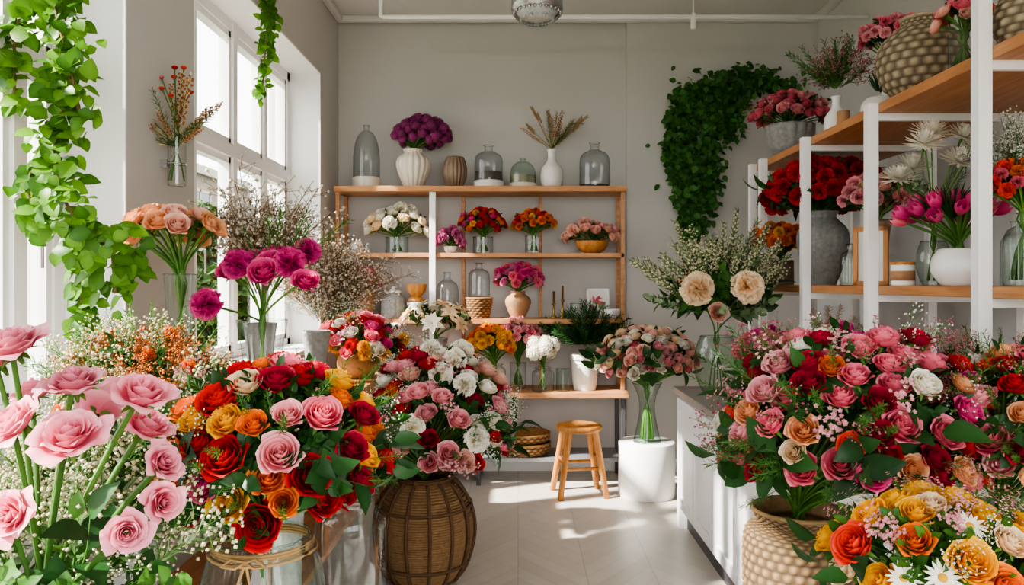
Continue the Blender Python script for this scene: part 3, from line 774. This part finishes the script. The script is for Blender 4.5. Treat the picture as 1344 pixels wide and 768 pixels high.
def candlejar():
    mb = vase('cyl', .045, .085, CERW, fill=PAPER, fillh=.8); mb.lathe([(.0455, .02), (.0462, .02), (.0462, .06), (.0455, .06)], TERR, 32)
    mb.lathe([(.0001, .085), (.047, .085), (.047, .097), (.0001, .097)], STOOLW, 32); return mb
single('candle_jar', candlejar(), (1.575, 3.12, T))
MU = [(1.6, 3.0, 2.0), (1.68, 3.1, 2.06), (1.78, 3.05, 2.04), (1.63, 3.15, 1.93), (1.85, 3.1, 1.98), (1.74, 3.0, 1.93), (1.56, 3.12, 1.88)]
bouquet('white_chrysanthemums_in_glass_vase', (1.69, 3.1, T), vase('round', .065, .18, GLASSG), (1.7, 3.1, 1.76), (.1, .08, .08),
        [], 0, [('fern', .18, 6, .0, .6, 80), ('euc', .16, 4, .0, .5, 60)], absf=[(x, y, z, 'mum', 'white', .08, (x-1.69, y-3.45, .7)) for x, y, z in MU], neck=.17, deep=True, seed=33)
bouquet('pink_tulips_in_white_pot', (1.61, 2.78, T), vase('round', .095, .135, CERW), (1.57, 2.76, T+.24), (.17, .14, .08),
        [('tulip', 'hotpink', .038, 3), ('tulip', 'pink', .036, 1)], 48, [('blade', .2, 10, .0, .2, 60)], neck=.12, pol=95, seed=34, stemr=.005)
bouquet('babys_breath_in_bottle', (1.86, 2.85, T), vase('bottle', .05, .24, GLASS), (1.87, 2.85, T+.42), (.15, .12, .1), [], 0, [('gyp', .22, 26, .0, .6, 90)], neck=.22, seed=35)
bouquet('coral_flowers_in_glass_bottle', (1.66, 2.5, T), vase('bottle', .06, .24, GLASSG), (1.66, 2.5, T+.32), (.12, .1, .09),
        [('carn', 'coral', .024, 1), ('carn', 'orange', .022, 1), ('carn', 'dusty', .022, 1)], 56, [('mauve', .14, 8, .1, .6), ('leaf', .14, 12, .1, .6)], neck=.22, deep=True, seed=36)
T = 2.201
bouquet('pink_roses_in_footed_urn', (1.64, 4.6, T), vase('bowl', .14, .2, CERG, 14, .06, 84), (1.64, 4.58, T+.26), (.22, .18, .13),
        [('rose', 'pink', .038, 2), ('rose', 'palepink', .038, 1.4), ('rose', 'dusty', .036, .8)], 120, [('leaf', .16, 24, .2, .7), ('wax', .14, 8, .6, .9)], neck=.18, seed=40)
bouquet('heather_in_white_vase', (1.62, 3.88, T), vase('pear', .06, .2, CERW), (1.62, 3.88, T+.24), (.13, .11, .08), [], 0,
        [('mauve', .26, 16, .0, .3, 80), ('fern', .26, 16, .0, .3, 80)], neck=.17, seed=41)
single('terracotta_cup', vase('cyl', .03, .08, TERR), (1.57, 3.68, T))
bouquet('succulent_in_white_bowl', (1.66, 3.5, T), vase('round', .08, .1, CERW), (1.66, 3.5, T+.12), (.05, .05, .05), [], 0, [('blade', .12, 5, .0, .3, 60)], neck=.08, seed=42)
single('round_wicker_vase', weave([(.08, 0), (.14, .06), (.165, .15), (.15, .23), (.09, .29), (.07, .3), (.075, .33)], 16, 20, WICKL, .0045), (1.65, 3.12, T))
bouquet('pink_roses_in_tumbler', (1.58, 2.7, T), vase('cyl', .05, .13, GLASS), (1.58, 2.7, T+.19), (.09, .08, .07),
        [('rose', 'pink', .032, 1), ('rose', 'coral', .03, 1), ('rose', 'blush', .03, 1)], 44, [('leaf', .1, 12, .1, .6)], neck=.12, deep=True, seed=43)
bouquet('pink_stock_in_vase', (1.84, 3.75, T), vase('tall', .06, .3, CERW), (1.84, 3.73, T+.44), (.16, .13, .1), [('carn', 'pink', .03, 1), ('carn', 'palepink', .028, .6)], 50, [('leaf', .14, 12, .2, .7)], neck=.28, seed=44)
single('wicker_pot', weave([(.06, 0), (.09, .05), (.09, .12), (.075, .16)], 8, 12, WICKL, .005), (1.62, 2.42, T))

# ------------------------------------------------------------ ceiling items
mb = MB()
mb.tube([(-.9, 5.0, 3.5), (-.9, 5.0, 3.205), (-.88, 5.0, 3.2), (2.295, 5.0, 3.2)], .016, WHITE, 8)
for x in (.2, 1.15): mb.tube([(x, 5.0, 3.5), (x, 5.0, 3.2)], .005, WHITE, 6); mb.lathe([(.0001, 3.5), (.03, 3.5), (.03, 3.485), (.0001, 3.485)], WHITE, 16, org=(x, 5, 0))
mb.tube([(1.15, 5.0, 3.22), (1.15, 5.0, 3.12)], .018, WHITE, 8)
obj('ceiling_rail', mb.build('ceiling_rail'))
mb = MB()
mb.lathe([(.0001, .1), (.13, .1), (.135, .09), (.135, .03), (.125, .025), (.125, .02), (.0001, .02)], CHROME, 48)
mb.lathe([(.12, .02), (.11, -.01), (.07, -.035), (.0001, -.045)], GLASS, 48, 24, .05)
LAMPG = solid('frosted_diffuser', 'd8d8da', .3, var=.2, nscale=90)
mb.lathe([(.11, .018), (.09, -.005), (.05, -.02), (.0001, -.025)], LAMPG, 40)
for i in range(26):
    a = i*2*pi/26; mb.octa((.122*cos(a), .122*sin(a), .012), .012, CHROME); mb.octa((.085*cos(a), .085*sin(a), -.02), .01, LAMPG)
mb.tube([(0, 0, .1), (0, 0, .62)], .008, CHROME, 8); mb.lathe([(.0001, .645), (.05, .645), (.045, .61), (.0001, .6)], CHROME, 24)
single('pendant_light', mb, (.1, 4.0, 2.855))

# ------------------------------------------------------------ ivy
def ivy(name, strands, mat, size, dens, face=(0, -1, .2)):
    mb = MB(); f = Vector(face)
    for pts, rad in strands:
        pts = [Vector(p) for p in pts]; mb.tube(pts, .005, TWIG, 4)
        for a, b in zip(pts[:-1], pts[1:]):
            ln = (b-a).length; cnt = int(ln*dens*max(.6, rad*14))
            for i in range(cnt):
                p = a.lerp(b, R.random())+Vector((R.gauss(0, .5)*rad, R.gauss(0, .45)*rad*.7, R.gauss(0, .5)*rad))
                d = Vector((R.uniform(-1, 1), R.uniform(-.6, .3), R.uniform(-1.2, .3))); n = f+Vector((R.uniform(-.7, .7), R.uniform(-.7, .7), R.uniform(-.3, .9)))
                s_ = size*R.uniform(.6, 1.15); mb.leaf(p, d, n, s_, s_*.8, mat, .2, .12)
    return obj(name, mb.build(name))
ivy('hanging_ivy_window', [
    ([(-1.46, 2.35, 2.75), (-1.42, 2.33, 2.3), (-1.36, 2.32, 2.1), (-1.34, 2.32, 1.98)], .085),
    ([(-1.36, 2.32, 2.1), (-1.42, 2.33, 1.86), (-1.38, 2.3, 1.72), (-1.3, 2.28, 1.6)], .06),
    ([(-1.42, 2.33, 1.95), (-1.52, 2.35, 1.75), (-1.45, 2.33, 1.6)], .04),
    ([(-1.5, 2.35, 2.5), (-1.56, 2.36, 2.2), (-1.56, 2.36, 2.0)], .035),
    ([(-1.34, 2.28, 1.64), (-1.2, 2.25, 1.55), (-1.2, 2.27, 1.42)], .085),
    ([(-1.34, 2.3, 1.62), (-1.32, 2.3, 1.4), (-1.3, 2.3, 1.22)], .03)], LEAFY, .06, 290, (.2, -1, .4))
ivy('hanging_ivy_strand', [([(-1.31, 4.0, 3.3), (-1.31, 4.0, 2.9), (-1.34, 3.98, 2.42)], .03), ([(-1.29, 3.95, 3.2), (-1.28, 3.95, 2.75)], .03)], LEAFY, .055, 260, (.4, -1, .3))
ivy('wall_ivy', [
    ([(1.95, 5.77, 2.98), (1.7, 5.75, 3.0), (1.45, 5.75, 2.95), (1.25, 5.77, 2.85)], .1),
    ([(1.3, 5.77, 2.92), (1.22, 5.77, 2.5), (1.3, 5.77, 2.05), (1.34, 5.78, 1.82)], .11),
    ([(1.25, 5.77, 2.85), (1.18, 5.78, 2.6), (1.2, 5.78, 2.3)], .08),
    ([(1.5, 5.76, 2.92), (1.45, 5.77, 2.6), (1.42, 5.77, 2.3), (1.4, 5.78, 2.0)], .11),
    ([(1.7, 5.76, 2.95), (1.62, 5.77, 2.75), (1.6, 5.78, 2.55)], .09),
    ([(2.1, 5.77, 2.98), (2.0, 5.77, 2.85)], .08)], LEAFI, .06, 500)

# ------------------------------------------------------------ wall vase
bouquet('dried_flowers_in_wall_vase', (-1.33, 2.97, 1.83), vase('cyl', .034, .19, GLASS), (-1.33, 2.96, 1.98), (.06, .05, .04), [], 0,
        [('fern', .2, 8, .0, .6, 45), ('dry', .26, 12, .0, .7, 45)], absf=[(-1.33+dx, 2.93+dy, z, 'bud', c, .014, (dx*3, 0, 1)) for dx, dy, z, c in
        [(-.04, 0, 2.2, 'coral'), (.03, .02, 2.24, 'peach'), (0, -.01, 2.17, 'coral'), (.06, .02, 2.19, 'scarlet'), (-.02, .06, 2.26, 'coral'), (-.055, .03, 2.25, 'dusty'), (.045, 0, 2.28, 'coral'), (.01, 0, 2.28, 'scarlet')]], neck=.17, deep=True, seed=50, stemr=.002)
mb = MB(); mb.box(-1.389, -1.362, 2.955, 2.985, 1.9, 1.93, CHROME); mb.tube([(-1.33+.036*cos(a*pi/8), 2.97+.036*sin(a*pi/8), 1.915) for a in range(17)], .003, CHROME, 6)
obj('wall_vase_bracket', mb.build('wall_vase_bracket'))

# ------------------------------------------------------------ tables left
P = empty('console_table', (-1.1, 3.5, 0))
part('table_top', [(-1.36, -.78, 2.48, 4.6, .88, .92)], SHELFY, .004)
part('table_legs', [(x, x+.05, y, y+.05, 0, .88) for x in (-1.34, -.85) for y in (2.52, 4.52)], SHELFY, .003)
part('lower_shelf', [(-1.34, -.8, 2.52, 4.57, .3, .33)], SHELFY, .003)
P = empty('display_table', (-.8, 1.6, 0))
part('table_top', [(-1.3, -.34, .95, 2.32, .46, .5)], WHITE, .004)
part('table_legs', [(x, x+.05, y, y+.05, 0, .46) for x in (-1.28, -.41) for y in (.98, 2.25)], WHITE, .003)

bouquet('peach_roses_in_tall_vase', (-1.16, 2.62, .921), vase('tall', .055, .56, GLASSG), (-1.17, 2.58, 1.62), (.16, .13, .08),
        [('rose', 'peach', .042, 3), ('rose', 'blush', .042, 2), ('rose', 'cream', .042, 1)], 54, [('leaf', .1, 4, .1, .5)], neck=.53, deep=True, seed=51, pol=105, stemr=.0045)
A = [(-.98, 2.6, 1.5), (-.92, 2.5, 1.51), (-.85, 2.62, 1.53), (-.78, 2.6, 1.52), (-.71, 2.55, 1.46), (-.75, 2.7, 1.56), (-.88, 2.75, 1.56), (-.95, 2.75, 1.52), (-.83, 2.48, 1.49), (-1.0, 2.45, 1.38)]
bouquet('magenta_peonies_in_glass_vase', (-.9, 2.68, .921), vase('flare', .085, .4, GLASS, 12, .04, 72), (-.86, 2.66, 1.45), (.2, .15, .1), [], 0,
        [('fern', .3, 6, .0, .5, 70)],
        absf=[(x, y, z, 'peony' if i % 2 else 'rose', 'magenta' if i % 2 else 'hotpink', .05, (x+.88, y-2.9, .3)) for i, (x, y, z) in enumerate(A)], neck=.38, deep=True, seed=52, stemr=.004)
bouquet('flowering_branches_in_vase', (-1.1, 3.25, .921), vase('tall', .07, .36, CERG), (-1.08, 3.2, 1.38), (.13, .14, .1), [], 0, [('branch', .48, 16, .0, .5, 38)], neck=.34, seed=53)
bouquet('blossom_branches_in_vase', (-.98, 3.7, .921), vase('tall', .07, .3, CERG), (-.95, 3.7, 1.25), (.16, .12, .12), [], 0, [('branch', .46, 20, .0, .5, 50), ('gyp', .28, 8, .1, .7, 85)], neck=.28, seed=54)
bouquet('pink_red_rose_arrangement', (-.9, 4.3, .921), vase('round', .12, .15, WICK), (-.86, 4.18, 1.1), (.24, .2, .17),
        [('rose', 'pink', .046, 2), ('rose', 'scarlet', .042, 1.3), ('rose', 'white', .046, 1.4), ('carn', 'yellow', .033, .8), ('rose', 'hotpink', .042, .7)], 130,
        [('leaf', .2, 24, .2, .7), ('wax', .2, 14, .5, .9), ('gyp', .2, 6, .5, .8)], neck=.12, seed=55)

def rattan():
    pr = [(.12, 0), (.17, .02), (.215, .1), (.245, .24), (.225, .37), (.17, .46), (.13, .49), (.14, .51)]
    mb = MB(); p = smoothprof(pr, 6)
    mb.lathe([(a-.012, b) for a, b in p]+[(a-.02, b) for a, b in reversed(p)]+[(.0001, .01)], WICKD, 64)
    for i in range(40):
        z = .02+.46*i/40; r = min(p, key=lambda q: abs(q[1]-z))[0]-.008
        mb.tube([(r*cos(a*pi/24), r*sin(a*pi/24), z) for a in range(49)], .006, TWINE, 5)
    for k in range(14):
        a = k*2*pi/14; mb.tube([((q[0]+.004)*cos(a), (q[0]+.004)*sin(a), q[1]) for q in p], .0085, WICKD, 6, .1)
    for z in (.015, .1, .37, .5):
        r = min(p, key=lambda q: abs(q[1]-z))[0]+.006
        mb.tube([(r*cos(a*pi/24), r*sin(a*pi/24), z) for a in range(49)], .008, WICKD, 6, .1)
    return mb
bouquet('mixed_rose_bouquet_in_rattan_vase', (-.46, 3.74, .001), rattan(), (-.385, 3.7, .79), (.35, .3, .33),
        [('rose', 'palepink', .052, 3), ('rose', 'white', .05, 2), ('rose', 'crimson', .05, 1.6), ('rose', 'scarlet', .046, .8), ('rose', 'blush', .052, 2), ('peony', 'white', .055, 1), ('bud', 'pink', .033, 1)], 280,
        [('leaf', .26, 60, .3, .8), ('gyp', .24, 22, .55, .85), ('fern', .22, 20, .5, .85), ('wax', .2, 10, .5, .85), ('bigleaf', .2, 12, .4, .8, 135, 90)], pol=122, neck=.48, seed=60, pack=.64)

ex = [(-.04, .03, 'rose', 'red', .047), (.015, -.11, 'rose', 'red', .046), (-.035, -.06, 'rose', 'yellow', .042), (.065, .035, 'rose', 'palepink', .04),
      (.12, -.01, 'rose', 'red', .042), (-.13, -.09, 'rose', 'crimson', .036), (.01, .09, 'rose', 'orange', .032), (-.075, .13, 'rose', 'scarlet', .044),
      (-.1, .05, 'rose', 'scarlet', .038), (-.03, .16, 'rose', 'cream', .036), (.03, .165, 'rose', 'crimson', .038), (.13, .1, 'rose', 'pink', .042),
      (-.14, -.01, 'rose', 'orange', .034), (-.17, .03, 'bud', 'orange', .03), (.185, .03, 'rose', 'crimson', .036), (.2, .085, 'rose', 'crimson', .032),
      (-.045, .095, 'rose', 'yellow', .036), (.07, .105, 'rose', 'palepink', .03), (-.12, .09, 'rose', 'yellow', .034), (.17, -.07, 'bud', 'red', .03), (.07, -.06, 'rose', 'orange', .03), (-.085, -.03, 'rose', 'hotpink', .03)]
bouquet('red_and_yellow_rose_bouquet_in_glass_vase', (-.555, 1.66, .501), vase('round', .135, .4, GLASSG, 24, .03, 120, band=.93, spiral=2), (-.52, 1.64, 1.09), (.22, .2, .19),
        [('rose', 'red', .04, 3), ('rose', 'yellow', .036, 1.4), ('rose', 'crimson', .04, 2), ('rose', 'pink', .038, 1), ('rose', 'orange', .034, 1)], 150,
        [('leaf', .2, 60, .2, .8), ('bigleaf', .16, 34, .5, .85, 140, 82), ('fern', .18, 34, .6, .95, 115, 40), ('gyp', .17, 7, .5, .85, 110, 50)], explicit=ex, pol=116, neck=.38, deep=True, seed=61, stemr=.0045, pack=.68)
pk = [(-.80, 1.2, 1.36, .044, (-.2, -.5, 1)), (-.70, 1.2, 1.30, .045, (.0, -.3, 1)), (-.615, 1.25, 1.275, .05, (.4, -.3, 1)), (-.65, 1.1, 1.235, .05, (.1, -.5, .8)),
      (-.745, 1.12, 1.25, .044, (-.5, -.6, .6)), (-.83, 1.3, 1.27, .042, (-.4, 0, 1)), (-.64, 1.32, 1.21, .044, (.5, -.1, .8)), (-.555, 1.2, 1.17, .033, (.9, -.4, .5)),
      (-.725, 1.08, 1.12, .04, (-.2, -1, .3)), (-.565, 1.1, 1.09, .031, (.5, -1, .1)), (-.565, 1.22, 1.1, .03, (.9, -.6, .2)), (-.88, 1.2, 1.1, .042, (-1, -.5, .5)), (-.78, 1.42, 1.22, .042, (-.2, 1, .8)), (-.86, 1.25, 1.33, .04, (-.6, 0, .8))]
bouquet('pink_peony_bouquet_in_glass_vase', (-.76, 1.22, .501), vase('tall', .08, .36, GLASS), (-.72, 1.22, .92), (.16, .13, .12), [], 0,
        [('leaf2', .15, 12, .0, .5, 90), ('bigleaf', .12, 8, .1, .8, 105), ('gypc', .18, 12, .2, 1., 90)],
        absf=[(x, y, z, 'open', 'softpink', s_, d) for x, y, z, s_, d in pk], neck=.34, deep=True, seed=62, stemr=.005)
bouquet('cream_babys_breath_in_vase', (-.92, 1.58, .501), vase('jar', .09, .28, GLASS), (-.88, 1.56, .95), (.18, .14, .18), [], 0,
        [('gypc', .22, 48, .1, .9, 105), ('leaf', .14, 26, .0, .8, 95), ('fern', .18, 16, .1, .8, 95)], neck=.26, seed=63)
bouquet('white_babys_breath_in_vase', (-1.06, 2.08, .501), vase('tall', .1, .4, CERG), (-1.02, 2.08, 1.1), (.26, .16, .22), [('carn', 'orange', .02, 1)], 16,
        [('gypc', .26, 30, .1, .75, 95), ('fern', .24, 30, .2, .7), ('rust', .26, 40, .4, .95, 70), ('wax', .2, 8, .3, .7), ('leaf', .2, 12, .1, .7)], neck=.38, seed=64)
bouquet('pink_filler_flowers_in_vase', (-.68, 2.24, .501), vase('tall', .06, .36, CERG), (-.6, 2.2, 1.04), (.16, .1, .13), [('carn', 'palepink', .024, 1)], 24, [('wax', .2, 10, .2, .7, 90), ('gyp', .22, 10, .2, .8, 95), ('leaf', .16, 18, .1, .8)], neck=.34, seed=65)
single('large_glass_jar', vase('jar', .1, .36, GLASS), (-.47, 2.14, .501))

# right arrangements
boxes('wooden_plinth', [(.68, 1.04, 2.16, 2.52, 0, .38)], SHELFW, .006)
F = [('rose', 'pink', .046, 3), ('rose', 'palepink', .046, 1.8), ('rose', 'crimson', .042, 2.2), ('rose', 'red', .038, 1), ('rose', 'dusty', .042, 1.2), ('rose', 'peach', .038, 1.4), ('rose', 'coral', .034, .6), ('rose', 'white', .042, .6), ('carn', 'magenta', .024, .4), ('bud', 'pink', .028, 1)]
ex = [(-.0, .05, 'rose', 'pink', .05), (.12, .03, 'rose', 'pink', .05), (.085, .15, 'rose', 'white', .046), (-.07, -.08, 'rose', 'hotpink', .042), (.03, -.06, 'rose', 'peach', .04),
      (-.23, .03, 'rose', 'peach', .042), (-.3, .12, 'rose', 'palepink', .048), (-.14, .19, 'rose', 'orange', .04), (-.2, .15, 'rose', 'crimson', .044), (-.05, .24, 'rose', 'pink', .044),
      (-.05, .11, 'rose', 'crimson', .04), (-.25, -.03, 'rose', 'cream', .036), (-.02, -.12, 'rose', 'crimson', .036), (.2, .08, 'rose', 'hotpink', .044), (-.34, .06, 'rose', 'peach', .038), (-.25, .19, 'rose', 'palepink', .042), (-.12, .0, 'rose', 'coral', .036)]
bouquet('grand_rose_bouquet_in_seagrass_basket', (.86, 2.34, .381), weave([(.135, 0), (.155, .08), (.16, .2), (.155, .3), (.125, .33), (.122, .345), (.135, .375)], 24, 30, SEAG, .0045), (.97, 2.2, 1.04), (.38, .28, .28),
        F, 270, [('leaf', .24, 70, .3, .8), ('bigleaf', .17, 26, .4, .8, 138, 88), ('fern', .28, 60, .55, .95, 135, 45), ('mauve', .22, 24, .6, 1, 110), ('wax', .18, 12, .6, .9), ('gyp', .18, 8, .5, .8)], explicit=ex, pol=120, neck=.34, seed=70, pack=.68)
boxes('flower_stand', [(1.2, 1.5, 1.98, 2.28, .38, .42)]+[(x, x+.03, y, y+.03, 0, .38) for x in (1.21, 1.45) for y in (1.99, 2.24)], DARKM, .003)
bouquet('rose_and_waxflower_bouquet_in_stone_vase', (1.35, 2.13, .421), vase('tall', .12, .4, CERG), (1.4, 2.1, 1.05), (.24, .22, .24),
        F, 150, [('leaf', .24, 60, .3, .8), ('fern', .28, 54, .55, .95, 125), ('mauve', .27, 36, .6, 1, 75), ('bigleaf', .17, 22, .4, .8, 138, 88)],
        explicit=[(-.05, .03, 'rose', 'pink', .046), (.06, -.02, 'rose', 'pink', .044), (.13, .04, 'rose', 'crimson', .044), (0, .13, 'rose', 'dusty', .044), (-.1, -.09, 'carn', 'peach', .03)], pol=112, neck=.38, seed=71, pack=.74)
mb = MB(); mb.lathe([(.0001, 0), (.17, 0), (.17, .5), (.0001, .5)], WHITE, 48); single('round_plinth', mb, (.84, 1.48, 0))
bouquet('daisy_and_yellow_rose_bouquet', (.84, 1.48, .501), vase('round', .11, .24, GLASSG), (.82, 1.46, .91), (.21, .16, .13),
        [('daisy', 'white', .03, 2), ('rose', 'yellow', .038, 3), ('rose', 'cream', .038, 1.4), ('rose', 'orange', .034, .8)], 130,
        [('leaf2', .18, 50, .2, .8), ('wax', .14, 22, .6, .9, 60), ('bigleaf', .14, 10, .4, .7, 125, 85), ('gyp', .12, 4, .5, .85)],
        explicit=[(-.195, .055, 'rose', 'coral', .04), (-.08, .115, 'rose', 'yellow', .034), (-.035, .057, 'rose', 'yellow', .04), (-.11, .08, 'rose', 'orange', .03), (.015, .02, 'rose', 'orange', .036),
                  (-.085, .03, 'daisy', 'white', .03), (-.01, .105, 'daisy', 'white', .03), (-.05, .128, 'rose', 'cream', .03), (-.14, .02, 'daisy', 'white', .028), (.05, .085, 'rose', 'cream', .034)], pol=108, neck=.22, deep=True, seed=72, pack=.7)

# ------------------------------------------------------------ lights / world / camera
w = bpy.data.worlds.new('World'); SC.world = w; w.use_nodes = True
bg = w.node_tree.nodes['Background']; bg.inputs[0].default_value = (1, .99, .98, 1); bg.inputs[1].default_value = 4.5
sd = bpy.data.lights.new('sun', 'SUN'); sd.energy = 18; sd.angle = math.radians(1.5); sd.color = (1, .93, .83)
so = bpy.data.objects.new('sun', sd); COL.objects.link(so); so.location = (-6, -2, 7)
so.rotation_mode = 'QUATERNION'; so.rotation_quaternion = Vector((1, .42, -.88)).to_track_quat('-Z', 'Y')

cd = bpy.data.cameras.new('camera'); cam = bpy.data.objects.new('camera', cd); COL.objects.link(cam)
cam.location = (0, 0, 1.45); cam.rotation_euler = (pi/2, 0, 0)
cd.sensor_width = 36; cd.lens = 36*1000/1344; cd.shift_x = -8/1344; cd.shift_y = -12/1344
cd.clip_start = .05
SC.camera = cam
SC.view_settings.view_transform = 'AgX'
try: SC.view_settings.look = 'AgX - Medium High Contrast'
except Exception: pass
SC.view_settings.exposure = .65
